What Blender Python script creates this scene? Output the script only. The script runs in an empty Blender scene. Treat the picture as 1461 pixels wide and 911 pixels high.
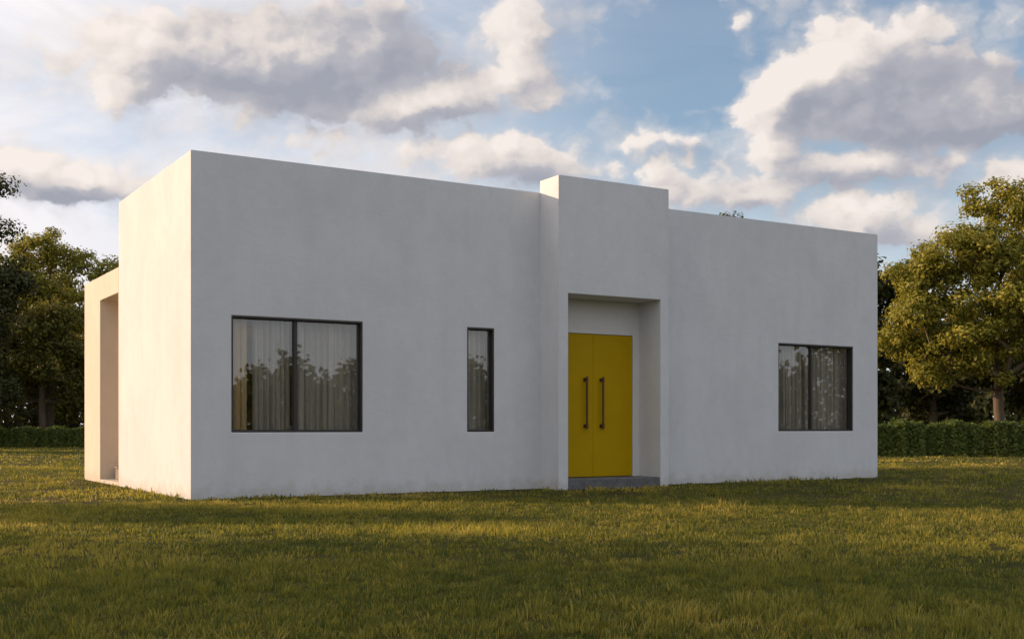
import bpy, math, random
import numpy as np
from mathutils import Vector

scene = bpy.context.scene
R = math.radians
rng = np.random.default_rng(7)
random.seed(7)

# ------------------------------------------------------------------ camera
CAM = np.array([-4.713, -16.841, 1.05])
YAW = 31.11
FW = np.array([math.sin(R(YAW)), math.cos(R(YAW)), 0.0])
RT = np.array([math.cos(R(YAW)), -math.sin(R(YAW)), 0.0])
cam_data = bpy.data.cameras.new("camera")
cam = bpy.data.objects.new("camera", cam_data)
scene.collection.objects.link(cam)
cam.location = CAM
cam.rotation_euler = (R(90), 0, R(-YAW))
cam_data.sensor_width = 36
cam_data.lens = 40.79
cam_data.shift_y = 0.1053
cam_data.clip_start = 0.1
cam_data.clip_end = 2000
scene.camera = cam


def spot(lateral, depth, z=0.0):
    """a place on the lawn, in metres right of / ahead of the viewpoint"""
    p = CAM + RT * lateral + FW * depth
    return np.array([p[0], p[1], z])


# ------------------------------------------------------------------ sun
SUN_EL = 13.0
SUN_AZ = 138.0            # direction towards the sun, degrees counter-clockwise from +X
sun_to = Vector((math.cos(R(SUN_AZ)) * math.cos(R(SUN_EL)), math.sin(R(SUN_AZ)) * math.cos(R(SUN_EL)), math.sin(R(SUN_EL))))
sd = bpy.data.lights.new("sun", 'SUN')
sd.energy = 3.5
sd.angle = R(0.5)
sd.color = (1.0, 0.685, 0.435)
sun = bpy.data.objects.new("sun", sd)
scene.collection.objects.link(sun)
sun.rotation_euler = (-sun_to).to_track_quat('-Z', 'Y').to_euler()

# ------------------------------------------------------------------ exposure
vs = scene.view_settings
vs.view_transform = 'Standard'
vs.look = 'None'
vs.exposure = 0.6
vs.gamma = 1.0
vs.use_curve_mapping = False
scene.cycles.max_bounces = 6
scene.cycles.transparent_max_bounces = 8
scene.cycles.sample_clamp_indirect = 4.0

# ------------------------------------------------------------------ sky with clouds
world = bpy.data.worlds.new("World")
scene.world = world
world.use_nodes = True


class NT:
    """short notation for building shader node trees"""
    def __init__(self, tree):
        self.t = tree
        tree.nodes.clear()

    def n(self, kind, **kw):
        nd = self.t.nodes.new(kind)
        for k, v in kw.items():
            setattr(nd, k, v)
        return nd

    def put(self, sock, v):
        if isinstance(v, bpy.types.NodeSocket):
            self.t.links.new(v, sock)
        elif v is not None:
            sock.default_value = v

    def m(self, op, a, b=None, c=None, clamp=False):
        nd = self.n('ShaderNodeMath', operation=op)
        nd.use_clamp = clamp
        for i, v in enumerate((a, b, c)):
            self.put(nd.inputs[i], v)
        return nd.outputs[0]

    def vm(self, op, a, b=None):
        nd = self.n('ShaderNodeVectorMath', operation=op)
        self.put(nd.inputs[0], a)
        self.put(nd.inputs[1], b)
        return nd.outputs[1] if op in ('DOT_PRODUCT', 'LENGTH') else nd.outputs[0]

    def noise(self, vec, scale, detail=4, rough=0.5, dist=0.0, color=False):
        nd = self.n('ShaderNodeTexNoise')
        self.put(nd.inputs['Vector'], vec)
        nd.inputs['Scale'].default_value = scale
        nd.inputs['Detail'].default_value = detail
        nd.inputs['Roughness'].default_value = rough
        nd.inputs['Distortion'].default_value = dist
        return nd.outputs['Color'] if color else nd.outputs['Fac']

    def ramp(self, v, lo, hi, a=0.0, b=1.0, smooth=True):
        nd = self.n('ShaderNodeMapRange')
        nd.interpolation_type = 'SMOOTHSTEP' if smooth else 'LINEAR'
        self.put(nd.inputs[0], v)
        for i, x in enumerate((lo, hi, a, b)):
            self.put(nd.inputs[1 + i], x)
        return nd.outputs[0]

    def mix(self, f, a, b):
        nd = self.n('ShaderNodeMix', data_type='RGBA')
        self.put(nd.inputs[0], f)
        for i, v in ((6, a), (7, b)):
            self.put(nd.inputs[i], (v[0], v[1], v[2], 1) if isinstance(v, (tuple, list)) else v)
        return nd.outputs[2]

    def xyz(self, x, y, z):
        nd = self.n('ShaderNodeCombineXYZ')
        for i, v in enumerate((x, y, z)):
            self.put(nd.inputs[i], v)
        return nd.outputs[0]


# cloud banks by compass bearing and height above the horizon, in degrees from due "YAW":
# (bearing, height, half width, half height, weight)
def sky_px(px, py, rx, ry, w):
    k = 57.3 / 1655
    az = math.degrees(math.atan((px - 730.5) / 1655))
    c = math.cos(R(az))
    el = math.degrees(math.atan((609 - py) * c / 1655))
    return (az, el, rx * k * c * c, ry * k * c, w)


BANKS = [sky_px(*b) for b in (
    (300, 78, 150, 42, 1.0), (450, 110, 150, 48, 1.0), (520, 45, 120, 50, .75), (390, 150, 120, 16, .35), (200, 80, 75, 45, .6),
    (745, 45, 50, 55, .85), (720, 105, 60, 28, .5), (630, 145, 80, 26, .8), (560, 150, 60, 20, .5), (855, 133, 30, 14, .62), (775, 130, 40, 15, .4),
    (1105, 140, 45, 45, .9), (1165, 105, 60, 48, .7), (1240, 90, 75, 62, 1.0), (1330, 150, 130, 50, 1.0), (1450, 165, 90, 36, .8), (1160, 182, 110, 18, .4),
    (945, 195, 65, 17, .55), (1015, 128, 40, 40, -.35), (1105, 215, 55, 22, .7), (1225, 240, 110, 22, .7), (1350, 238, 50, 12, .4),
    (720, 225, 70, 36, .85), (810, 245, 60, 25, .5), (1060, 272, 95, 24, .8), (940, 240, 60, 20, .5), (1235, 303, 50, 28, .9), (1310, 335, 85, 22, .7),
    (70, 245, 120, 26, .8), (130, 262, 90, 22, .6), (170, 135, 55, 26, .6), (20, 225, 60, 25, .4), (880, 285, 80, 22, .45), (1140, 305, 60, 18, .42), (600, 205, 90, 18, .35), (1010, 150, 60, 10, .3),
    (1440, 262, 45, 26, .8), (1390, 75, 60, 20, .35), (1060, 28, 75, 26, .36), (1450, 90, 40, 16, .4), (1330, 45, 50, 16, .3),
    (925, 85, 95, 60, -.42), (1000, 75, 60, 60, -.4), (1110, 75, 40, 25, -.25), (600, 30, 50, 30, -.3), (560, 250, 160, 30, .22), (420, 190, 160, 22, .2), (60, 60, 150, 90, .12))]
SHADE = [sky_px(*b) for b in (
    (290, 80, 115, 42, 1.0), (380, 45, 130, 36, .7), (420, 82, 130, 60, 1.2), (530, 70, 120, 58, 1.1), (640, 85, 70, 40, .7), (420, 140, 90, 20, .5),
    (1190, 160, 90, 30, .7), (1225, 150, 110, 38, 1.0), (1330, 130, 120, 55, 1.3), (1440, 150, 90, 50, 1.2), (1330, 190, 140, 22, .7),
    (1225, 248, 115, 22, 1.0), (1345, 240, 50, 14, .6), (1060, 280, 95, 20, .9), (760, 258, 100, 26, .9), (1320, 350, 90, 20, .8),
    (70, 265, 130, 30, .9), (985, 207, 60, 14, .5), (660, 158, 50, 12, .3), (760, 110, 30, 20, .2), (1120, 226, 40, 12, .4))]

def bank_sum(N, uvsock, banks):
    acc = None
    for az, el, a, b, w in banks:
        d = N.vm('MULTIPLY', N.vm('SUBTRACT', uvsock, (az, el, 0)), (1 / a, 1 / b, 0))
        e = N.m('POWER', 2.7183, N.m('MULTIPLY', N.vm('DOT_PRODUCT', d, d), -1.0))
        acc = N.m('MULTIPLY', e, w) if acc is None else N.m('MULTIPLY_ADD', e, w, acc)
    return acc


W = NT(world.node_tree)
tc = W.n('ShaderNodeTexCoord').outputs['Generated']
dx = W.vm('DOT_PRODUCT', tc, tuple(RT))
dy = W.vm('DOT_PRODUCT', tc, tuple(FW))
dz = W.vm('DOT_PRODUCT', tc, (0, 0, 1))
az = W.m('MULTIPLY', W.m('ARCTAN2', dx, dy), 57.2958)
el = W.m('MULTIPLY', W.m('ARCSINE', dz), 57.2958)
UV = W.xyz(az, el, 0)
# lumpy outline: the banks are read through a noise-bent position, then heaped with rounded billows
w1 = W.vm('SUBTRACT', W.noise(W.vm('MULTIPLY', UV, (1, 1.5, 1)), 0.22, 3, .5, color=True), (.5, .5, .5))
uvw = W.vm('ADD', UV, W.vm('MULTIPLY', w1, (3.4, 1.7, 0)))
w2 = W.vm('SUBTRACT', W.noise(W.vm('MULTIPLY', UV, (1, 1.3, 1)), 0.9, 3, .55, color=True), (.5, .5, .5))
uvw = W.vm('ADD', uvw, W.vm('MULTIPLY', w2, (1.1, .8, 0)))
OFF = (-1.1, .8, 0)                       # a little way towards the sun
base = bank_sum(W, uvw, BANKS)
base1 = bank_sum(W, W.vm('ADD', uvw, OFF), BANKS)
fb = W.noise(W.vm('MULTIPLY', uvw, (1, 1.7, 1)), 0.18, 7, .54)
bpos = W.vm('ADD', W.vm('MULTIPLY', UV, (1, 1.2, 1)), W.vm('MULTIPLY', w2, (1.7, 1.7, 0)))


def billow(p, scale, detail):
    nd = W.n('ShaderNodeTexVoronoi', feature='F1', voronoi_dimensions='2D')
    W.put(nd.inputs['Vector'], p)
    nd.inputs['Scale'].default_value = scale
    nd.inputs['Detail'].default_value = detail
    nd.inputs['Roughness'].default_value = .5
    return nd.outputs['Distance']


b0 = billow(bpos, .5, 1.6)
b1 = billow(W.vm('ADD', bpos, (-.5, .5, 0)), .5, 1.0)
d0 = W.m('ADD', base, W.m('MULTIPLY', W.m('SUBTRACT', fb, .5), .8))
d0 = W.m('ADD', d0, W.m('MULTIPLY_ADD', b0, -.5, .29))
edge = W.m('ADD', W.m('MULTIPLY', W.m('SUBTRACT', base, base1), .7), W.m('MULTIPLY', W.m('SUBTRACT', b1, b0), .28))
wisp = W.noise(W.vm('MULTIPLY', UV, (.7, 1.7, 1)), .24, 7, .55, .4)
soft = W.m('MULTIPLY', W.ramp(W.m('ADD', d0, W.m('MULTIPLY', W.m('SUBTRACT', wisp, .5), .8)), -.20, .42), .52)
alpha = W.m('MAXIMUM', W.ramp(d0, .08, .44), soft)
bend = W.vm('SUBTRACT', W.noise(W.vm('MULTIPLY', UV, (1, 1.4, 1)), .26, 5, .55, color=True), (.5, .5, .5))
core = bank_sum(W, W.vm('ADD', UV, W.vm('MULTIPLY', bend, (3.4, 2.2, 0))), SHADE)
puff = W.noise(W.vm('MULTIPLY', UV, (1, 1.5, 1)), .5, 6, .56, .3)
lit = W.m('ADD', edge, W.ramp(core, .0, 1.25, .68, .28))
lit = W.m('ADD', lit, W.m('MULTIPLY', W.m('SUBTRACT', puff, .5), .55))
lit = W.m('ADD', lit, W.ramp(d0, .2, .9, .08, -.03), clamp=True)
cr = W.n('ShaderNodeValToRGB')
W.put(cr.inputs[0], lit)
cr.color_ramp.interpolation = 'LINEAR'
els = cr.color_ramp.elements
els[0].position, els[0].color = 0.0, (.23, .24, .28, 1)
els[1].position, els[1].color = 1.0, (.63, .57, .53, 1)
e_ = els.new(.38)
e_.color = (.31, .305, .335, 1)
e_ = els.new(.68)
e_.color = (.50, .455, .43, 1)
cloud_col = cr.outputs[0]
sky = W.n('ShaderNodeTexSky')
sky.sky_type = 'NISHITA'
sky.sun_disc = False
sky.sun_elevation = R(SUN_EL)
sky.sun_rotation = R(90 - SUN_AZ)
sky.altitude = 100
sky.air_density = 1.0
sky.dust_density = 0.6
sky.ozone_density = 2.0
bg_sky = W.n('ShaderNodeBackground')
W.put(bg_sky.inputs[0], sky.outputs[0])
bg_sky.inputs[1].default_value = 0.11
bg_cl = W.n('ShaderNodeBackground')
W.put(bg_cl.inputs[0], cloud_col)
bg_cl.inputs[1].default_value = 1.0
# thin high veil, thicker to the left (towards the sun) and low down
veil_n = W.noise(W.vm('MULTIPLY', UV, (.5, 1.2, 1)), .12, 7, .6, .6)
aza = W.m('ABSOLUTE', az)
veil = W.m('ADD', W.ramp(az, -12, 9, .95, .17), W.ramp(el, 3, 16, .85, 0.0))
veil = W.m('ADD', veil, W.m('MAXIMUM', W.ramp(aza, 32, 75, 0, .72), W.ramp(el, 24, 45, 0, .5)))  # extra veil overhead and out of view, added to brighten the front wall
veil = W.m('MULTIPLY', veil, W.ramp(veil_n, .25, .66, .48, 1.05), clamp=True)
bg_v = W.n('ShaderNodeBackground')
toward = W.m('POWER', W.m('MAXIMUM', W.vm('DOT_PRODUCT', tc, tuple(sun_to)), 0.0), 3.0)
glow = W.n('ShaderNodeMix', data_type='RGBA', blend_type='ADD')
W.put(glow.inputs[0], toward)
W.put(glow.inputs[6], W.mix(veil_n, (.40, .45, .54), (.56, .55, .55)))
glow.inputs[7].default_value = (.80, .58, .44, 1)
W.put(bg_v.inputs[0], glow.outputs[2])
bg_v.inputs[1].default_value = 1.0
mx1 = W.n('ShaderNodeMixShader')
W.put(mx1.inputs[0], veil)
W.put(mx1.inputs[1], bg_sky.outputs[0])
W.put(mx1.inputs[2], bg_v.outputs[0])
mx2 = W.n('ShaderNodeMixShader')
W.put(mx2.inputs[0], W.m('MULTIPLY', alpha, .95))
W.put(mx2.inputs[1], mx1.outputs[0])
W.put(mx2.inputs[2], bg_cl.outputs[0])
wo = W.n('ShaderNodeOutputWorld')
W.put(wo.inputs[0], mx2.outputs[0])
world.cycles.sampling_method = 'MANUAL'
world.cycles.sample_map_resolution = 512

# ------------------------------------------------------------------ materials


def material(name):
    m = bpy.data.materials.new(name)
    m.use_nodes = True
    return m, NT(m.node_tree)


def principled(N, color, rough=.6, spec=.5, bump=None, bump_dist=.01, metallic=0.0):
    b = N.n('ShaderNodeBsdfPrincipled')
    N.put(b.inputs['Base Color'], (*color, 1) if isinstance(color, tuple) else color)
    N.put(b.inputs['Roughness'], rough)
    N.put(b.inputs['Specular IOR Level'], spec)
    b.inputs['Metallic'].default_value = metallic
    if bump is not None:
        bp = N.n('ShaderNodeBump')
        bp.inputs['Distance'].default_value = bump_dist
        bp.inputs['Strength'].default_value = 1.0
        N.put(bp.inputs['Height'], bump)
        N.put(b.inputs['Normal'], bp.outputs[0])
    o = N.n('ShaderNodeOutputMaterial')
    N.put(o.inputs[0], b.outputs[0])
    return b


def plaster_material(name, col, var):
    m, N = material(name)
    p = N.n('ShaderNodeTexCoord').outputs['Object']
    big = N.noise(N.vm('MULTIPLY', p, (1, 1, .8)), .9, 6, .6, .5)
    mid = N.noise(p, 5.0, 5, .6)
    fine = N.noise(p, 130.0, 3, .6)
    streak = N.noise(N.vm('MULTIPLY', p, (3.5, 3.5, .25)), 1.2, 4, .6)
    f = N.m('ADD', N.m('MULTIPLY', big, .55), N.m('ADD', N.m('MULTIPLY', mid, .25), N.m('MULTIPLY', streak, .2)))
    f = N.ramp(f, .36, .64)
    a = tuple(c * (1 - var) for c in col)
    c = N.mix(f, a, col)
    sep = N.n('ShaderNodeSeparateXYZ')
    N.put(sep.inputs[0], p)
    # splashed soil: an uneven stain along the foot of the wall
    foot = N.ramp(N.m('ADD', sep.outputs[2], N.m('MULTIPLY', N.m('SUBTRACT', mid, .5), .5)), .0, .26, .35, 0.0)
    c = N.mix(foot, c, (.42, .37, .28))
    trowel = N.noise(N.vm('MULTIPLY', p, (1, 1, 1.6)), 9.0, 4, .55, 1.0)
    h = N.m('ADD', N.m('MULTIPLY', fine, .12), N.m('MULTIPLY', trowel, .55))
    principled(N, c, .85, .25, h, .006)
    return m


def plain(name, col, rough=.5, spec=.5, metallic=0.0, var=.1, scale=6, bump=None):
    m, N = material(name)
    p = N.n('ShaderNodeTexCoord').outputs['Object']
    f = N.ramp(N.noise(p, scale, 5, .6), .3, .7)
    c = N.mix(f, tuple(x * (1 - var) for x in col), col)
    b = N.noise(p, 60, 3, .5) if bump else None
    principled(N, c, rough, spec, b, bump or .01, metallic)
    return m


M = {}
M['plaster'] = plaster_material('white_plaster', (.70, .705, .72), .10)
M['cream'] = plaster_material('cream_plaster', (.70, .62, .52), .10)
M['room'] = plain('room_paint', (.62, .58, .52), .9, .2)
M['roof'] = plain('roof_screed', (.45, .44, .42), .9, .2, var=.3)
M['frame'] = plain('bronze_frame', (.050, .045, .040), .42, .5, .3)
M['handle'] = plain('dark_bronze', (.13, .055, .025), .42, .5, .4)
M['stone'] = plain('grey_stone', (.165, .165, .163), .8, .3, var=.35, scale=7, bump=.01)
M['box'] = plain('pale_box', (.24, .19, .15), .7, .3)
M['yellow'] = plain('yellow_paint', (.50, .31, .001), .5, .10, var=.06, scale=2)
M['trim'] = plain('white_trim', (.72, .70, .67), .6, .4, var=.04)

# glass: a coated pane, part mirror, part clear, a little dimmed
m, N = material('window_glass')
fr = N.n('ShaderNodeFresnel')
fr.inputs[0].default_value = 1.55
gp = N.n('ShaderNodeTexCoord').outputs['Object']
bp = N.n('ShaderNodeBump')
bp.inputs['Distance'].default_value = .0025
bp.inputs['Strength'].default_value = .5
N.put(bp.inputs['Height'], N.noise(gp, .9, 2, .5))
gl = N.n('ShaderNodeBsdfGlossy')
gl.inputs['Roughness'].default_value = .012
gl.inputs['Color'].default_value = (.95, .93, .88, 1)
N.put(gl.inputs['Normal'], bp.outputs[0])
tr = N.n('ShaderNodeBsdfTransparent')
tr.inputs['Color'].default_value = (.97, .97, .94, 1)
mx = N.n('ShaderNodeMixShader')
N.put(mx.inputs[0], N.m('ADD', N.m('MULTIPLY', fr.outputs[0], .9), .115, clamp=True))
N.put(mx.inputs[1], tr.outputs[0])
N.put(mx.inputs[2], gl.outputs[0])
N.put(N.n('ShaderNodeOutputMaterial').inputs[0], mx.outputs[0])
M['glass'] = m


def cloth(name, col):
    m, N = material(name)
    p = N.n('ShaderNodeTexCoord').outputs['Object']
    c = N.mix(N.ramp(N.noise(N.vm('MULTIPLY', p, (14, 14, .6)), 1, 4, .6), .3, .7), tuple(x * .78 for x in col), col)
    d, t = N.n('ShaderNodeBsdfDiffuse'), N.n('ShaderNodeBsdfTranslucent')
    N.put(d.inputs[0], c)
    N.put(t.inputs[0], c)
    s = N.n('ShaderNodeMixShader')
    s.inputs[0].default_value = .12
    N.put(s.inputs[1], d.outputs[0])
    N.put(s.inputs[2], t.outputs[0])
    N.put(N.n('ShaderNodeOutputMaterial').inputs[0], s.outputs[0])
    return m


M['sheer'] = cloth('sheer_cloth', (.78, .75, .69))
M['glint'] = cloth('glint_cloth', (.95, .73, .42))  # warm glint at the window's left edge, painted as cloth colour


def leaf_material(name, dark, light, warm, transl=.35):
    """dark..light by leaf, some leaves turning to the warm colour"""
    m, N = material(name)
    at = N.n('ShaderNodeAttribute', attribute_name='tint')
    t = at.outputs['Fac']
    p = N.n('ShaderNodeTexCoord').outputs['Object']
    patch = N.noise(p, .45, 3, .6)
    c = N.mix(t, dark, light)
    c = N.mix(N.m('MULTIPLY', N.ramp(patch, .4, .7), N.ramp(t, .3, 1.0)), c, warm)
    d = N.n('ShaderNodeBsdfPrincipled')
    N.put(d.inputs['Base Color'], c)
    d.inputs['Roughness'].default_value = .55
    d.inputs['Specular IOR Level'].default_value = .25
    tl = N.n('ShaderNodeBsdfTranslucent')
    N.put(tl.inputs[0], c)
    s = N.n('ShaderNodeMixShader')
    s.inputs[0].default_value = transl
    N.put(s.inputs[1], d.outputs[0])
    N.put(s.inputs[2], tl.outputs[0])
    N.put(N.n('ShaderNodeOutputMaterial').inputs[0], s.outputs[0])
    return m


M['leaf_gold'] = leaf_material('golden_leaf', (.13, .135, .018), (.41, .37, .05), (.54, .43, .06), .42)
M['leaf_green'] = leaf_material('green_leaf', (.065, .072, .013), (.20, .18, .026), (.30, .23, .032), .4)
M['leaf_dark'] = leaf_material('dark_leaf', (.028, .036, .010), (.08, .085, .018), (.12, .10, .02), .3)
M['leaf_hedge'] = leaf_material('hedge_leaf', (.055, .085, .017), (.17, .21, .04), (.20, .21, .042), .35)
M['grass'] = leaf_material('grass_blade', (.078, .105, .021), (.39, .335, .048), (.58, .42, .095), .5)

m, N = material('bark')
p = N.n('ShaderNodeTexCoord').outputs['Object']
bk = N.noise(N.vm('MULTIPLY', p, (8, 8, 1.5)), 1.5, 6, .65)
principled(N, N.mix(bk, (.06, .042, .028), (.20, .15, .10)), .9, .2, bk, .05)
M['bark'] = m

m, N = material('lawn_soil')
p = N.n('ShaderNodeTexCoord').outputs['Object']
n1 = N.noise(p, .35, 6, .6)
n2 = N.noise(p, 9.0, 6, .65)
n3 = N.noise(N.vm('MULTIPLY', p, (1, 1, 1)), 60, 4, .7)
c = N.mix(N.ramp(n1, .35, .65), (.060, .066, .014), (.12, .10, .020))
c = N.mix(N.ramp(n2, .4, .7, 0, .7), c, (.085, .062, .022))
c = N.mix(N.ramp(n3, .35, .7, 0, .6), c, (.05, .05, .012))
principled(N, c, .95, .1, N.m('ADD', N.m('MULTIPLY', n3, .6), n2), .06)
M['lawn'] = m

# ------------------------------------------------------------------ helpers


class MB:
    """collects quads / boxes / tubes and links them as ONE mesh object"""
    def __init__(self):
        self.v, self.f, self.sm = [], [], False

    def quad(self, *pts):
        i = len(self.v)
        self.v += [tuple(p) for p in pts]
        self.f.append(tuple(range(i, i + len(pts))))

    def box(self, x0, x1, y0, y1, z0, z1):
        i = len(self.v)
        self.v += [(x, y, z) for z in (z0, z1) for y in (y0, y1) for x in (x0, x1)]
        for q in ((0, 2, 3, 1), (4, 5, 7, 6), (0, 1, 5, 4), (2, 6, 7, 3), (0, 4, 6, 2), (1, 3, 7, 5)):
            self.f.append(tuple(i + k for k in q))

    def tube(self, pts, rad, n=8, cap=True):
        rings = []
        for k, p in enumerate(pts):
            p = Vector(p)
            a = Vector(pts[max(k - 1, 0)])
            b = Vector(pts[min(k + 1, len(pts) - 1)])
            d = (b - a).normalized()
            u = d.orthogonal().normalized()
            if abs(d.z) > .9:
                u = Vector((1, 0, 0)) - d * d.x
                u.normalize()
            w = d.cross(u)
            r = rad[k] if isinstance(rad, (list, tuple)) else rad
            i = len(self.v)
            self.v += [tuple(p + (u * math.cos(6.28319 * j / n) + w * math.sin(6.28319 * j / n)) * r) for j in range(n)]
            rings.append(i)
        for a, b in zip(rings, rings[1:]):
            for j in range(n):
                self.f.append((a + j, a + (j + 1) % n, b + (j + 1) % n, b + j))
        if cap:
            self.f.append(tuple(rings[0] + j for j in range(n))[::-1])
            self.f.append(tuple(rings[-1] + j for j in range(n)))

    def build(self, name, mat, parent=None, bevel=0.0, smooth=False, weld=True):
        me = bpy.data.meshes.new(name)
        me.from_pydata(self.v, [], self.f)
        if weld:
            import bmesh
            bm = bmesh.new()
            bm.from_mesh(me)
            bmesh.ops.remove_doubles(bm, verts=bm.verts, dist=1e-4)
            bmesh.ops.recalc_face_normals(bm, faces=bm.faces)
            bm.to_mesh(me)
            bm.free()
        me.materials.append(mat)
        if smooth:
            me.polygons.foreach_set('use_smooth', [True] * len(me.polygons))
        o = bpy.data.objects.new(name, me)
        scene.collection.objects.link(o)
        if parent:
            o.parent = parent
        if bevel:
            md = o.modifiers.new('edge', 'BEVEL')
            md.width = bevel
            md.segments = 2
            md.limit_method = 'ANGLE'
            md.angle_limit = R(40)
        return o


def mesh_np(name, verts, faces, mat, parent=None, tint=None, nper=4):
    me = bpy.data.meshes.new(name)
    nv, nf = len(verts), len(faces)
    me.vertices.add(nv)
    me.vertices.foreach_set('co', np.ascontiguousarray(verts, dtype=np.float32).ravel())
    me.loops.add(nf * nper)
    me.loops.foreach_set('vertex_index', np.ascontiguousarray(faces, dtype=np.int32).ravel())
    me.polygons.add(nf)
    me.polygons.foreach_set('loop_start', np.arange(0, nf * nper, nper, dtype=np.int32))
    me.update(calc_edges=True)
    if tint is not None:
        a = me.attributes.new('tint', 'FLOAT', 'POINT')
        a.data.foreach_set('value', np.ascontiguousarray(tint, dtype=np.float32))
    me.materials.append(mat)
    o = bpy.data.objects.new(name, me)
    scene.collection.objects.link(o)
    if parent:
        o.parent = parent
    return o


def tag(o, label=None, cat=None, group=None, kind=None):
    for k, v in (('label', label), ('category', cat), ('group', group), ('kind', kind)):
        if v:
            o[k] = v
    return o


def empty(name, loc=(0, 0, 0)):
    o = bpy.data.objects.new(name, None)
    o.empty_display_size = .2
    scene.collection.objects.link(o)
    o.location = loc
    return o


# ------------------------------------------------------------------ ground
g = MB()
g.quad((-600, -600, 0), (600, -600, 0), (600, 600, 0), (-600, 600, 0))
tag(g.build('ground', M['lawn']), kind='structure')

# ------------------------------------------------------------------ house
LX, DY, H = 14.385, 4.62, 5.08
WIN = [(.605, 2.71), (4.588, 5.105), (11.58, 13.665)]
WZ = (.975, 2.708)
PX0, PX1, PYF, PZ = 6.013, 8.361, -.579, 5.285         # entrance portal
OX0, OX1, OZ = 6.211, 8.18, 3.31                       # its opening
WY, WZT = 7.66, 3.925                                  # rear wing


def grid_face(mb, xs, zs, holes, y):
    for a, b in zip(xs, xs[1:]):
        for c, d in zip(zs, zs[1:]):
            mx_, mz_ = (a + b) / 2, (c + d) / 2
            if any(h[0] < mx_ < h[1] and h[2] < mz_ < h[3] for h in holes):
                continue
            mb.quad((a, y, c), (b, y, c), (b, y, d), (a, y, d))


def reveal(mb, h, y0, y1, floor=True):
    a, b, c, d = h
    mb.quad((a, y0, c), (a, y1, c), (a, y1, d), (a, y0, d))
    mb.quad((b, y0, c), (b, y0, d), (b, y1, d), (b, y1, c))
    mb.quad((a, y0, d), (a, y1, d), (b, y1, d), (b, y0, d))
    if floor:
        mb.quad((a, y0, c), (b, y0, c), (b, y1, c), (a, y1, c))


house = empty('house')
tag(house, 'white flat-roofed plaster house with yellow double door on the lawn', 'house')
holes = [(a, b, WZ[0], WZ[1]) for a, b in WIN]
door_hole = (OX0 - .06, OX1 + .06, 0.0, OZ + .06)
w = MB()
xs = sorted({0, LX, *[x for h in holes for x in h[:2]], door_hole[0], door_hole[1]})
zs = sorted({0, H, WZ[0], WZ[1], door_hole[3]})
grid_face(w, xs, zs, holes + [door_hole], 0.0)
for h in holes:
    reveal(w, h, 0.0, .26)
w.quad((0, 0, 0), (0, DY, 0), (0, DY, H), (0, 0, H))
w.quad((LX, 0, 0), (LX, 0, H), (LX, DY, H), (LX, DY, 0))
w.quad((0, DY, 0), (LX, DY, 0), (LX, DY, H), (0, DY, H))
T, RZ = .22, 4.72
o_, i_ = [(0, 0), (LX, 0), (LX, DY), (0, DY)], [(T, T), (LX - T, T), (LX - T, DY - T), (T, DY - T)]
for k in range(4):
    a, b, c, d = o_[k], o_[(k + 1) % 4], i_[(k + 1) % 4], i_[k]
    w.quad((*a, H), (*b, H), (*c, H), (*d, H))
    w.quad((*d, H), (*c, H), (*c, RZ), (*d, RZ))
w.build('wall', M['plaster'], house, bevel=.012)
r = MB()
r.quad((T - .01, T - .01, RZ + .01), (LX - T + .01, T - .01, RZ + .01), (LX - T + .01, DY - T + .01, RZ + .01), (T - .01, DY - T + .01, RZ + .01))
r.build('roof', M['roof'], house)

# rooms behind the windows
r = MB()
IY, IB, IZ0, IZ1 = .26, 4.3, .12, 3.1
xs2 = sorted({.3, LX - .3, 5.7, 8.7, *[x for h in holes for x in h[:2]]})
grid_face(r, xs2, sorted({IZ0, IZ1, *WZ}), holes, IY)
r.quad((.3, IB, IZ0), (LX - .3, IB, IZ0), (LX - .3, IB, IZ1), (.3, IB, IZ1))
r.quad((.3, IY, IZ0), (LX - .3, IY, IZ0), (LX - .3, IB, IZ0), (.3, IB, IZ0))
r.quad((.3, IY, IZ1), (LX - .3, IY, IZ1), (LX - .3, IB, IZ1), (.3, IB, IZ1))
for x in (.3, 3.6, 5.7, 8.7, LX - .3):
    r.quad((x, IY, IZ0), (x, IB, IZ0), (x, IB, IZ1), (x, IY, IZ1))
r.build('interior_wall', M['room'], house)

# entrance portal
e = MB()
ph = (OX0, OX1, 0.0, OZ)
grid_face(e, [PX0, OX0, OX1, PX1], [0, OZ, PZ], [ph], PYF)
reveal(e, ph, PYF, .05, floor=False)
for x in (PX0, PX1):
    e.quad((x, PYF, 0), (x, -.001, 0), (x, -.001, PZ), (x, PYF, PZ))
e.quad((PX0, PYF, PZ), (PX1, PYF, PZ), (PX1, -.001, PZ), (PX0, -.001, PZ))
e.quad((PX0, -.001, H - .02), (PX1, -.001, H - .02), (PX1, -.001, PZ), (PX0, -.001, PZ))
e.build('entrance_portal', M['plaster'], house, bevel=.012)

DX0, DX1, DZ0, DZ1, DM = 6.306, 8.044, .18, 2.71, 7.175
b = MB()
grid_face(b, [OX0, DX0, DX1, OX1], [.17, DZ1, OZ], [(DX0, DX1, 0, DZ1)], .05)
reveal(b, (DX0, DX1, .17, DZ1), .05, .16, floor=False)
b.build('door_surround', M['trim'], house, bevel=.004)
s = MB()
s.box(OX0 + .003, OX1 - .003, PYF + .012, .16, -.05, .170)
s.build('doorstep', M['stone'], house, bevel=.012)

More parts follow.
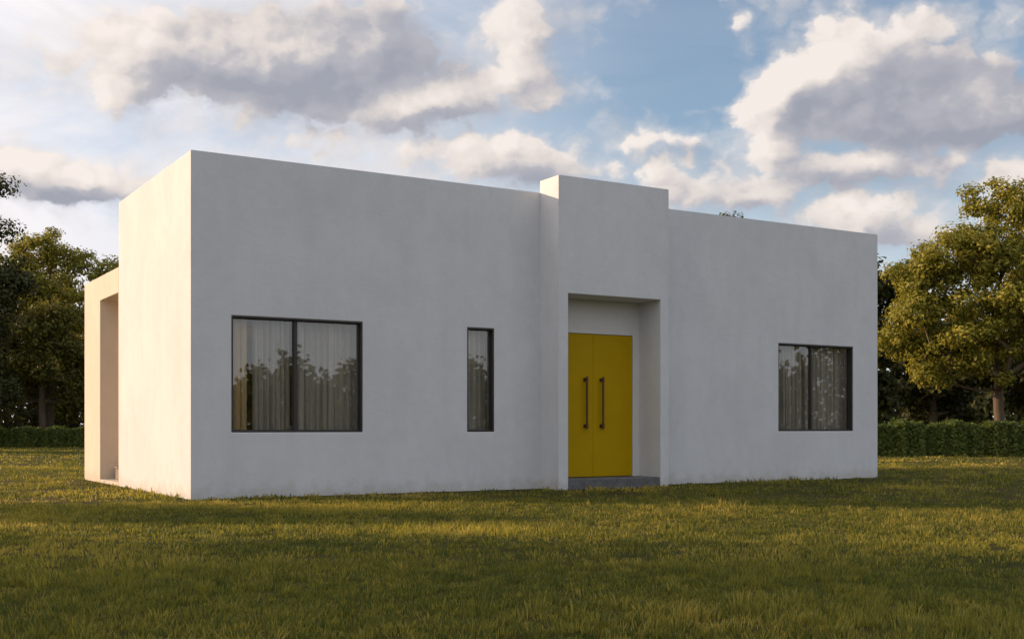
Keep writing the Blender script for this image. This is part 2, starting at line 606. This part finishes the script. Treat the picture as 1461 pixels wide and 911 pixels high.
for side, (a, c) in enumerate(((DX0 + .006, DM - .002), (DM + .002, DX1 - .006))):
    d = MB()
    d.box(a, c, .072, .117, DZ0, DZ1 - .006)
    leaf = d.build('door', M['yellow'], house, bevel=.004)
    tag(leaf, 'left-hand yellow door leaf' if side == 0 else 'right-hand yellow door leaf')
    hx = 7.0 if side == 0 else 7.35
    k = MB()
    k.tube([(hx, .005, 1.02), (hx, .005, 1.95)], .019, 12)
    for z in (1.075, 1.895):
        k.tube([(hx, .072, z), (hx, .005, z)], .016, 10)
        k.tube([(hx, .072, z), (hx, .058, z)], .036, 14)
        k.tube([(hx, .005, z - .03), (hx, .005, z + .03)], .026, 12)
    k.build('handle', M['handle'], leaf, smooth=False, weld=False)

# windows: dark lining frame, mullion, panes
names = ['wide two-pane window left of the entrance', 'narrow upright window beside the entrance', 'wide two-pane window right of the entrance']
MUL = [1.622, None, 12.545]
for (a, c), mu, lab in zip(WIN, MUL, names):
    f = MB()
    t, y0, y1 = .026, .012, .155
    z0, z1 = WZ
    e_ = .002
    f.box(a + e_, a + t, y0, y1, z0 + e_, z1 - e_)
    f.box(c - t, c - e_, y0, y1, z0 + e_, z1 - e_)
    f.box(a + t, c - t, y0, y1, z1 - t, z1 - e_)
    f.box(a + t, c - t, y0, y1, z0 + e_, z0 + t)
    win = f.build('window', M['frame'], house, bevel=.003, weld=False)
    tag(win, lab)
    spans = [(a + t, c - t)]
    if mu:
        q = MB()
        q.box(mu - .022, mu + .022, .07, .14, z0 + t, z1 - t)
        q.build('mullion', M['frame'], win, bevel=.003)
        spans = [(a + t, mu - .022), (mu + .022, c - t)]
    for s0, s1 in spans:
        sash = MB()
        st = .014
        sash.box(s0, s0 + st, .086, .124, z0 + t, z1 - t)
        sash.box(s1 - st, s1, .086, .124, z0 + t, z1 - t)
        sash.box(s0 + st, s1 - st, .086, .124, z1 - t - st, z1 - t)
        sash.box(s0 + st, s1 - st, .086, .124, z0 + t, z0 + t + st)
        sash.build('sash', M['frame'], win, weld=False)
        pn = MB()
        pn.quad((s0 + st, .105, z0 + t + st), (s1 - st, .105, z0 + t + st), (s1 - st, .105, z1 - t - st), (s0 + st, .105, z1 - t - st))
        pn.build('pane', M['glass'], win, weld=False)

# low rear wing with a recessed side porch
wg = MB()
PY0, PY1, PZ0, PZ1, PD = 4.66, 6.20, .06, 3.47, 2.6
ys, zz = [DY, PY0, PY1, WY], [0, PZ0, PZ1, WZT]
for y0, y1 in zip(ys, ys[1:]):
    for z0, z1 in zip(zz, zz[1:]):
        if y0 == PY0 and z0 == PZ0:
            continue
        wg.quad((0, y0, z0), (0, y1, z0), (0, y1, z1), (0, y0, z1))
for y in (PY0, PY1):
    wg.quad((0, y, PZ0), (PD, y, PZ0), (PD, y, PZ1), (0, y, PZ1))
wg.quad((0, PY0, PZ0), (PD, PY0, PZ0), (PD, PY1, PZ0), (0, PY1, PZ0))
wg.quad((0, PY0, PZ1), (PD, PY0, PZ1), (PD, PY1, PZ1), (0, PY1, PZ1))
wg.quad((PD, PY0, PZ0), (PD, PY1, PZ0), (PD, PY1, PZ1), (PD, PY0, PZ1))
wg.quad((0, DY, WZT), (LX, DY, WZT), (LX, WY, WZT), (0, WY, WZT))
wg.quad((0, WY, 0), (LX, WY, 0), (LX, WY, WZT), (0, WY, WZT))
wg.quad((LX, DY, 0), (LX, WY, 0), (LX, WY, WZT), (LX, DY, WZT))
wg.build('rear_wing', M['cream'], house, bevel=.012)
bx = MB()
bx.box(.24, .50, 5.76, 6.04, PZ0 + .002, PZ0 + .21)
bx.box(.22, .52, 5.74, 6.06, PZ0 + .21, PZ0 + .25)
tag(bx.build('storage_box', M['box'], None, bevel=.01, weld=False), 'small dull lidded box standing in the side porch', 'box')


# ------------------------------------------------------------------ curtains
def curtain(x0, x1, y, label, mat, folds, amp, phase=0.0):
    n, nz = int((x1 - x0) * 90) + 8, 10
    lr = random.Random(int(x0 * 1000))
    ph = [lr.uniform(0, 6.28) for _ in range(4)]
    mb = MB()
    V = []
    for j in range(nz + 1):
        z = .16 + (3.09 - .16) * j / nz
        for i in range(n + 1):
            t = i / n
            q = t * folds * 6.283 + phase + .9 * math.sin(t * 9 + ph[0])
            d = amp * (math.sin(q) + .35 * math.sin(2.3 * q + ph[1])) * (1 - .25 * j / nz)
            xx = x0 + (x1 - x0) * t + .012 * math.sin(q + 1.57 + .3 * math.sin(3 * j / nz + ph[2]))
            V.append((xx, y + d, z))
    mb.v = V
    for j in range(nz):
        for i in range(n):
            a = j * (n + 1) + i
            mb.f.append((a, a + 1, a + n + 2, a + n + 1))
    o = mb.build('curtain', mat, None, smooth=True, weld=False)
    tag(o, label, 'curtain', 'curtains behind the house windows')


curtain(.50, .94, .315, 'narrow curtain with a warm glint painted into its colour, bunched at left edge of left wide window', M['glint'], 3, .035)
curtain(1.03, 1.62, .345, 'cream curtain with deep folds behind left pane of left wide window', M['sheer'], 7, .066)
curtain(1.70, 2.90, .345, 'pale curtain drawn across right pane of left wide window', M['sheer'], 9, .055)
curtain(4.50, 5.35, .345, 'pale curtain behind the narrow window beside the entrance', M['sheer'], 8, .055)
curtain(11.92, 12.50, .345, 'pale curtain behind left pane of right-hand wide window', M['sheer'], 6, .06)
curtain(12.60, 14.0, .345, 'grey-looking curtain across right pane of right-hand wide window', M['sheer'], 10, .055)


# ------------------------------------------------------------------ foliage
def leaves(centres, normals, size, lr, flat=.55):
    """one small bent leaf (a folded quad) per centre"""
    n = len(centres)
    nr = normals + lr.normal(0, flat, (n, 3))
    nr /= np.linalg.norm(nr, axis=1, keepdims=True) + 1e-9
    t = lr.normal(0, 1, (n, 3))
    t -= nr * (t * nr).sum(1, keepdims=True)
    t /= np.linalg.norm(t, axis=1, keepdims=True) + 1e-9
    u = np.cross(nr, t)
    s = (size * lr.uniform(.6, 1.35, n))[:, None]
    a = centres - t * s * .5
    b = centres + u * s * .32 + nr * s * .10
    c = centres + t * s * .5
    d = centres - u * s * .32 + nr * s * .06
    v = np.stack([a, b, c, d], 1).reshape(-1, 3)
    f = np.arange(n * 4).reshape(n, 4)
    return v, f


def tree(name, loc, lobes, trunk_h, trunk_r, mat, label, seed, n_clump=150, n_leaf=130, leaf=.26, clump=.8, group='trees around the lawn', lean=(0, 0)):
    """lobes: (x, y, z, rx, ry, rz) ellipsoids of the crown, relative to the foot"""
    lr = np.random.default_rng(seed)
    root = empty(name, loc)
    tag(root, label, 'tree', group)
    vol = np.array([l[3] * l[4] * l[5] for l in lobes]) ** .67
    pick = lr.choice(len(lobes), n_clump, p=vol / vol.sum())
    L = np.array(lobes)[pick]
    d = lr.normal(0, 1, (n_clump, 3))
    d /= np.linalg.norm(d, axis=1, keepdims=True)
    rad = lr.uniform(.30, 1.2, n_clump) ** .7
    C = L[:, :3] + d * L[:, 3:] * rad[:, None]
    C = C[C[:, 2] > trunk_h * .55]
    # skeleton: trunk, then each clump joins the nearest twig below it
    top = max(l[2] for l in lobes) * .8
    nodes, par = [], []
    steps = 9
    for k in range(steps + 1):
        t = k / steps
        nodes.append(np.array([lean[0] * t + .12 * math.sin(3 * t + seed), lean[1] * t + .12 * math.cos(4 * t + seed), -.05 + (top + .05) * t]))
        par.append(k - 1)
    order = np.argsort(np.linalg.norm(C - np.array([lean[0] * .5, lean[1] * .5, trunk_h]), axis=1))
    for c in C[order]:
        P = np.array(nodes)
        dist = np.linalg.norm(P - c, axis=1) + np.maximum(0, P[:, 2] - c[2] + .25 * np.linalg.norm(P[:, :2] - c[:2], axis=1)) * 2.5
        dist[P[:, 2] < trunk_h * .8] += 50
        j = int(np.argmin(dist))
        seg = c - P[j]
        ln = np.linalg.norm(seg)
        m_ = max(1, int(ln / .8))
        prev = j
        for q in range(1, m_ + 1):
            t = q / m_
            pt = P[j] + seg * t + np.array([0, 0, -.10 * ln * math.sin(3.14 * t)]) + (lr.normal(0, .07, 3) if q < m_ else 0)
            nodes.append(pt)
            par.append(prev)
            prev = len(nodes) - 1
    cnt = np.ones(len(nodes))
    for k in range(len(nodes) - 1, 0, -1):
        cnt[par[k]] += cnt[k]
    rr = trunk_r * (cnt / cnt[0]) ** .48
    rr = np.maximum(rr, .012)
    tb = MB()
    for k in range(1, len(nodes)):
        j = par[k]
        r0 = min(rr[j], rr[k] * 1.25)
        if j == 0:
            r0 = rr[k] * 1.7
        tb.tube([tuple(nodes[j]), tuple(nodes[k])], [r0, rr[k]], 7 if rr[k] > .08 else 4, cap=False)
    tb.build('trunk', M['bark'], root, smooth=True, weld=False)
    # leaf clumps: flattened sprays, uneven in size and fullness
    cen, nor = [], []
    for c in C:
        s = clump * lr.uniform(.55, 1.35)
        n = int(n_leaf * lr.uniform(.5, 1.4) * (s / clump) ** 1.5)
        dd = lr.normal(0, 1, (n, 3))
        dd /= np.linalg.norm(dd, axis=1, keepdims=True)
        rd = lr.uniform(0, 1, n) ** .45
        sc = np.array([1.0, 1.0, .62]) * s
        pts = c + dd * rd[:, None] * sc
        pts += lr.normal(0, .06, (n, 3))
        cen.append(pts)
        nor.append(dd * 1.15 + np.array([0, 0, .55]))
    cen, nor = np.concatenate(cen), np.concatenate(nor)
    v, f = leaves(cen, nor, leaf, lr, .42)
    tint = np.repeat(np.clip(lr.beta(2, 2.4, len(cen)) + np.repeat(0, len(cen)), 0, 1), 4)
    mesh_np('crown', v, f, mat, root, tint)
    return root


def round_lobes(seed, h, r, base, n=9):
    """an uneven broad crown: a handful of overlapping ellipsoids"""
    lr = np.random.default_rng(seed)
    out = [(0, 0, (h + base) / 2 + .4, r * .62, r * .62, (h - base) * .36)]
    for k in range(n):
        a = 6.283 * (k + lr.uniform(-.3, .3)) / n * 2
        t = (k + .5) / n
        z = base + .8 + (h - base - 1.6) * t
        w_ = r * (.62 - .45 * abs(t - .38))
        q = lr.uniform(.28, .46) * r
        out.append((math.cos(a) * w_, math.sin(a) * w_, z, q, q, q * lr.uniform(.6, .85)))
    return out


# the big golden tree right of the house
tree('broadleaf_tree', spot(20.1, 47.5), [
    (0, 0, 6.3, 2.6, 2.4, 2.6), (-1.7, .3, 8.5, 1.4, 1.3, 1.3), (-.4, -.2, 9.6, 1.5, 1.4, 1.4), (.8, .2, 10.0, 1.1, 1.1, 1.0), (2.2, .4, 8.3, 1.3, 1.3, 1.3),
    (-2.9, 1.5, 6.9, 1.4, 1.3, 1.2), (-3.3, 1.8, 5.2, 1.5, 1.4, 1.2), (-2.6, 1.2, 3.5, 1.3, 1.2, .9), (-1.2, 0, 3.9, 1.2, 1.2, 1.0),
    (-3.5, 1.2, 6.0, 1.35, 1.3, 1.3), (-2.9, .6, 7.7, 1.2, 1.2, 1.1), (-3.4, 1.2, 4.0, 1.3, 1.2, .95), (-2.2, -.4, 5.3, 1.4, 1.3, 1.1), (3.2, -1.4, 6.4, 1.5, 1.4, 1.3), (3.0, -1.4, 4.6, 1.4, 1.4, 1.0), (.4, -2.2, 5.2, 1.5, 1.3, 1.2), (-1.6, -1.2, 6.2, 1.3, 1.2, 1.1)],
    3.0, .21, M['leaf_gold'], 'broad golden-lit tree behind the hedge right of the house', 17, 290, 270, .155, .62, lean=(-.2, .1))
# dark trees behind it
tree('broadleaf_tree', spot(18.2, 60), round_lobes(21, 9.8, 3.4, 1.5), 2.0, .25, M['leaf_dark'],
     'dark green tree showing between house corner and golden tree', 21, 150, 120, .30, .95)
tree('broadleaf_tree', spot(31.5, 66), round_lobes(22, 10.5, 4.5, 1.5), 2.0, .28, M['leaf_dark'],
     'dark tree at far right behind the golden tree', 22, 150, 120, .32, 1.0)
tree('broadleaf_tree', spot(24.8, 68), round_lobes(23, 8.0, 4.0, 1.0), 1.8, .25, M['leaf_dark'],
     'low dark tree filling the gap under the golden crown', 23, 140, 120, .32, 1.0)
# the tip showing above the parapet
tree('broadleaf_tree', spot(12.0, 70), round_lobes(24, 14.75, 2.7, 4.0), 4.0, .3, M['leaf_green'],
     'tree whose tip just shows above the parapet right of the portal', 24, 120, 160, .22, .9)
# left group
tree('broadleaf_tree', spot(-28.0, 70), [
    (0, 0, 9.3, 2.4, 2.4, 2.4), (-1.2, 0, 11.6, 1.5, 1.5, 1.2), (1.2, .5, 12.1, 1.6, 1.5, 1.1), (-2.6, .5, 10.0, 1.6, 1.5, 1.2),
    (2.6, 0, 10.0, 1.5, 1.5, 1.2), (-2.8, -.4, 7.2, 1.7, 1.5, 1.2), (2.4, -.8, 7.4, 1.6, 1.5, 1.1), (0, -1.5, 6.0, 1.9, 1.6, 1.2),
    (-2.0, 0, 4.8, 1.6, 1.5, 1.0), (2.0, 0, 4.8, 1.6, 1.5, 1.0)],
    4.0, .34, M['leaf_gold'], 'tall loose tree with forked limbs and golden top left of the house', 31, 205, 190, .19, .78)
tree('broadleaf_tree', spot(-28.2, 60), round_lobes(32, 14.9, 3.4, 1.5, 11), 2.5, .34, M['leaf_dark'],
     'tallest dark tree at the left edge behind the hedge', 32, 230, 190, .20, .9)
tree('broadleaf_tree', spot(-24.0, 77), round_lobes(33, 13.6, 3.0, 2.5), 3.0, .3, M['leaf_green'],
     'green tree just left of the house, partly behind its rear wing', 33, 150, 200, .22, .95)
tree('broadleaf_tree', spot(-33.0, 82), round_lobes(34, 11.8, 4.2, 1.5), 2.0, .3, M['leaf_green'],
     'rounded tree in the gap behind the two left-hand trees', 34, 150, 120, .32, 1.0)
tree('broadleaf_tree', spot(-26.6, 66), round_lobes(35, 8.2, 2.9, 2.2), 2.4, .19, M['leaf_green'],
     'green slim-trunked tree under the tall golden crown on the left', 35, 120, 170, .19, .8)
tree('broadleaf_tree', spot(-22.6, 69), round_lobes(36, 8.6, 2.6, 2.4), 2.6, .19, M['leaf_green'],
     'smaller tree beside the rear wing of the house', 36, 120, 170, .19, .8)
tree('broadleaf_tree', spot(-30.6, 67), round_lobes(37, 9.0, 2.8, 2.0), 2.4, .19, M['leaf_green'],
     'green middle-height tree at left edge behind the hedge, under the tallest crown', 37, 120, 170, .2, .8)
# trees that stand left of the view; the evening sun throws their shadows across the lawn
for k, (la, de, h, r_, base, mt) in enumerate((
        (-21.0, 11.0, 8.5, 3.2, 2.2, 'leaf_green'), (-25.5, 7.6, 9.5, 3.4, 2.2, 'leaf_green'), (-31.0, 13.6, 10.5, 3.1, 3.0, 'leaf_gold'),
        (-18.5, 5.6, 7.5, 2.8, 1.8, 'leaf_dark'), (-24.0, 17.6, 5.4, 1.35, 2.9, 'leaf_gold'), (-30.0, 9.5, 11.0, 3.4, 3.0, 'leaf_green'),
        (-44.0, 62, 12.5, 4.2, 2.0, 'leaf_green'), (-52.0, 71, 13.5, 4.6, 2.0, 'leaf_green'), (-40.0, 52, 8.5, 3.4, 1.5, 'leaf_green'))):
    tree('broadleaf_tree', spot(la, de), round_lobes(50 + k, h, r_, base), base, .26, M[mt],
         'tree standing out of view left of the lawn and casting a long shadow', 50 + k, 210 if k in (0, 2) else 130, 60 if k == 1 else 110, .26, .85, group='trees out of view on the left')

# far wood all round the meadow: one mass
lr = np.random.default_rng(90)
nw = 280000
th = lr.uniform(0, 2 * np.pi, nw)
topn = 6.2 + 1.3 * np.sin(th * 23 + 1) + 1.0 * np.sin(th * 51 + 2) + .8 * np.sin(th * 97) + .6 * np.sin(th * 171 + .6)
for fq, am in ((263, .55), (419, .5), (677, .45), (1031, .35)):
    topn = topn + am * np.sin(th * fq + 3 * np.sin(th * fq * .13))
zz_ = topn * lr.uniform(0, 1, nw) ** 1.05 + np.where(lr.uniform(0, 1, nw) > .9, lr.exponential(.5, nw), 0)
rd = 92 + lr.uniform(0, 7, nw) + 3 * np.sin(th * 37)
cen = np.stack([CAM[0] + rd * np.cos(th), CAM[1] + rd * np.sin(th), zz_], 1)
v, f = leaves(cen, np.stack([-np.cos(th), -np.sin(th), np.full(nw, .6)], 1), .56, lr, .7)
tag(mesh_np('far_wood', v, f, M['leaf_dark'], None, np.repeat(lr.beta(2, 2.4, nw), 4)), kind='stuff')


def hedge(p0, p1, h, dep, label, seed, n):
    lr = np.random.default_rng(seed)
    p0, p1 = np.array(p0), np.array(p1)
    ax = p1 - p0
    ln = np.linalg.norm(ax)
    ax = ax / ln
    sd_ = np.array([-ax[1], ax[0], 0])
    t = lr.uniform(0, ln, n)
    wob = .22 * np.sin(t * 4.1 + np.sin(t * .7)) + .14 * np.sin(t * 9.7 + 1 + 2 * np.sin(t * .43)) + .10 * np.sin(t * 17)
    s = lr.uniform(-1, 1, n)
    z = lr.uniform(0, 1, n)
    face = lr.uniform(0, 1, n)
    edge_ = np.where(lr.uniform(0, 1, n) < .5, -1, 1) * lr.uniform(.8, 1.0, n)
    s = np.where(face < .65, edge_, s)
    z = np.where(face < .65, z, lr.uniform(.86, 1.0, n))
    hh = h * (1 + .35 * wob)
    spr = lr.uniform(0, 1, n) > .985
    zz = z * hh + np.where(spr, lr.uniform(0, .12, n), 0)
    c = p0 + ax * t[:, None] + sd_ * (s * dep * .5 * (1 + wob) * (1 - .12 * z))[:, None]
    c[:, 2] = zz + lr.normal(0, .02, n)
    nor = sd_ * np.sign(s)[:, None] * .8 + np.array([0, 0, .6])
    v, f = leaves(c, nor, .13, lr, .6)
    o = mesh_np('hedge', v, f, M['leaf_hedge'], None, np.repeat(lr.beta(2, 2, n), 4))
    tag(o, label, 'hedge')


hedge(spot(-40, 61.5), spot(-10, 61.5), .98, 1.1, 'low clipped dark hedge below the trees left of the house', 70, 60000)
hedge(spot(11, 42.3), spot(36, 42.3), 1.17, 1.0, 'low clipped green hedge under the golden tree right of the house', 71, 70000)


# ------------------------------------------------------------------ lawn grass: one mass of blades
def blades(n_clump, per, rmin, rmax, half, hgt, wid, spread, lr):
    """tufts of blades that splay from a shared root, each tuft with its own height, lean and tone"""
    r_ = np.sqrt(lr.uniform(rmin ** 2, rmax ** 2, n_clump))
    a = R(90 - YAW) + lr.uniform(-half, half, n_clump)
    cx, cy = CAM[0] + r_ * np.cos(a), CAM[1] + r_ * np.sin(a)
    patch = .5 + .25 * np.sin(cx * 1.3 + 1.6 * np.sin(cy * .9)) + .25 * np.sin(cy * 1.9 + 2.1 * np.sin(cx * .7))
    dry = np.clip(np.sin(cx * .8 + 2 * np.sin(cy * .55)) * np.sin(cy * .9 + 2.2 * np.sin(cx * .47)) * 1.6 - .35, 0, 1)
    ch = hgt * lr.gamma(5, .2, n_clump) * (.7 + .55 * patch)
    tone = lr.normal(0, .17, n_clump) + .30 * (patch - .5) + .45 * dry
    ln_a, ln_m = lr.uniform(0, 6.283, n_clump), np.abs(lr.normal(0, .28, n_clump))
    i = np.repeat(np.arange(n_clump), per)
    n = len(i)
    oa, orr = lr.uniform(0, 6.283, n), spread * np.sqrt(lr.uniform(0, 1, n))
    x, y = cx[i] + orr * np.cos(oa), cy[i] + orr * np.sin(oa)
    bad = (x > -.02) & (x < LX + .02) & (y > -.02) & (y < WY + .02) | (x > PX0 - .02) & (x < PX1 + .02) & (y > PYF - .02) & (y < .1)
    k = ~bad
    i, oa, orr, x, y = i[k], oa[k], orr[k], x[k], y[k]
    n = len(i)
    h = ch[i] * lr.uniform(.45, 1.2, n)
    w_ = wid * lr.uniform(.6, 1.4, n)
    fa = lr.uniform(0, 6.283, n)
    out = (.12 + .30 * orr / spread) * lr.uniform(.3, 1.4, n)
    lx = h * (np.cos(oa) * out + np.cos(ln_a[i]) * ln_m[i] + lr.normal(0, .18, n))
    ly = h * (np.sin(oa) * out + np.sin(ln_a[i]) * ln_m[i] + lr.normal(0, .18, n))
    ux, uy = np.cos(fa) * w_ / 2, np.sin(fa) * w_ / 2
    z0 = np.zeros(n) - .004
    v = np.stack([
        np.stack([x - ux, y - uy, z0], 1), np.stack([x + ux, y + uy, z0], 1),
        np.stack([x + ux * .8 + lx * .4, y + uy * .8 + ly * .4, h * .6], 1), np.stack([x - ux * .8 + lx * .4, y - uy * .8 + ly * .4, h * .6], 1),
        np.stack([x + lx + ux * .1, y + ly + uy * .1, h * .98], 1), np.stack([x + lx - ux * .1, y + ly - uy * .1, h * .98], 1)], 1).reshape(-1, 3)
    q = np.arange(n)[:, None] * 6
    f = np.concatenate([q + np.array([0, 1, 2, 3]), q + np.array([3, 2, 4, 5])], 0)
    tint = np.clip(lr.beta(2, 2.8, n) * .8 + tone[i], 0, 1)
    return v, f, np.repeat(tint, 6)


lr = np.random.default_rng(91)
VV, FF, TT, off = [], [], [], 0
for nc, per, r0, r1, half, hg, wd, sp in ((12000, 24, 3.5, 9, .80, .036, .0062, .065), (13000, 18, 9, 17, .72, .036, .010, .09),
                                         (8500, 15, 17, 34, .65, .040, .018, .16), (7000, 12, 34, 75, .6, .045, .05, .3)):
    v, f, t = blades(nc, per, r0, r1, half, hg, wd, sp, lr)
    VV.append(v)
    FF.append(f + off)
    TT.append(t)
    off += len(v)
tag(mesh_np('grass', np.concatenate(VV), np.concatenate(FF), M['grass'], None, np.concatenate(TT)), kind='stuff')
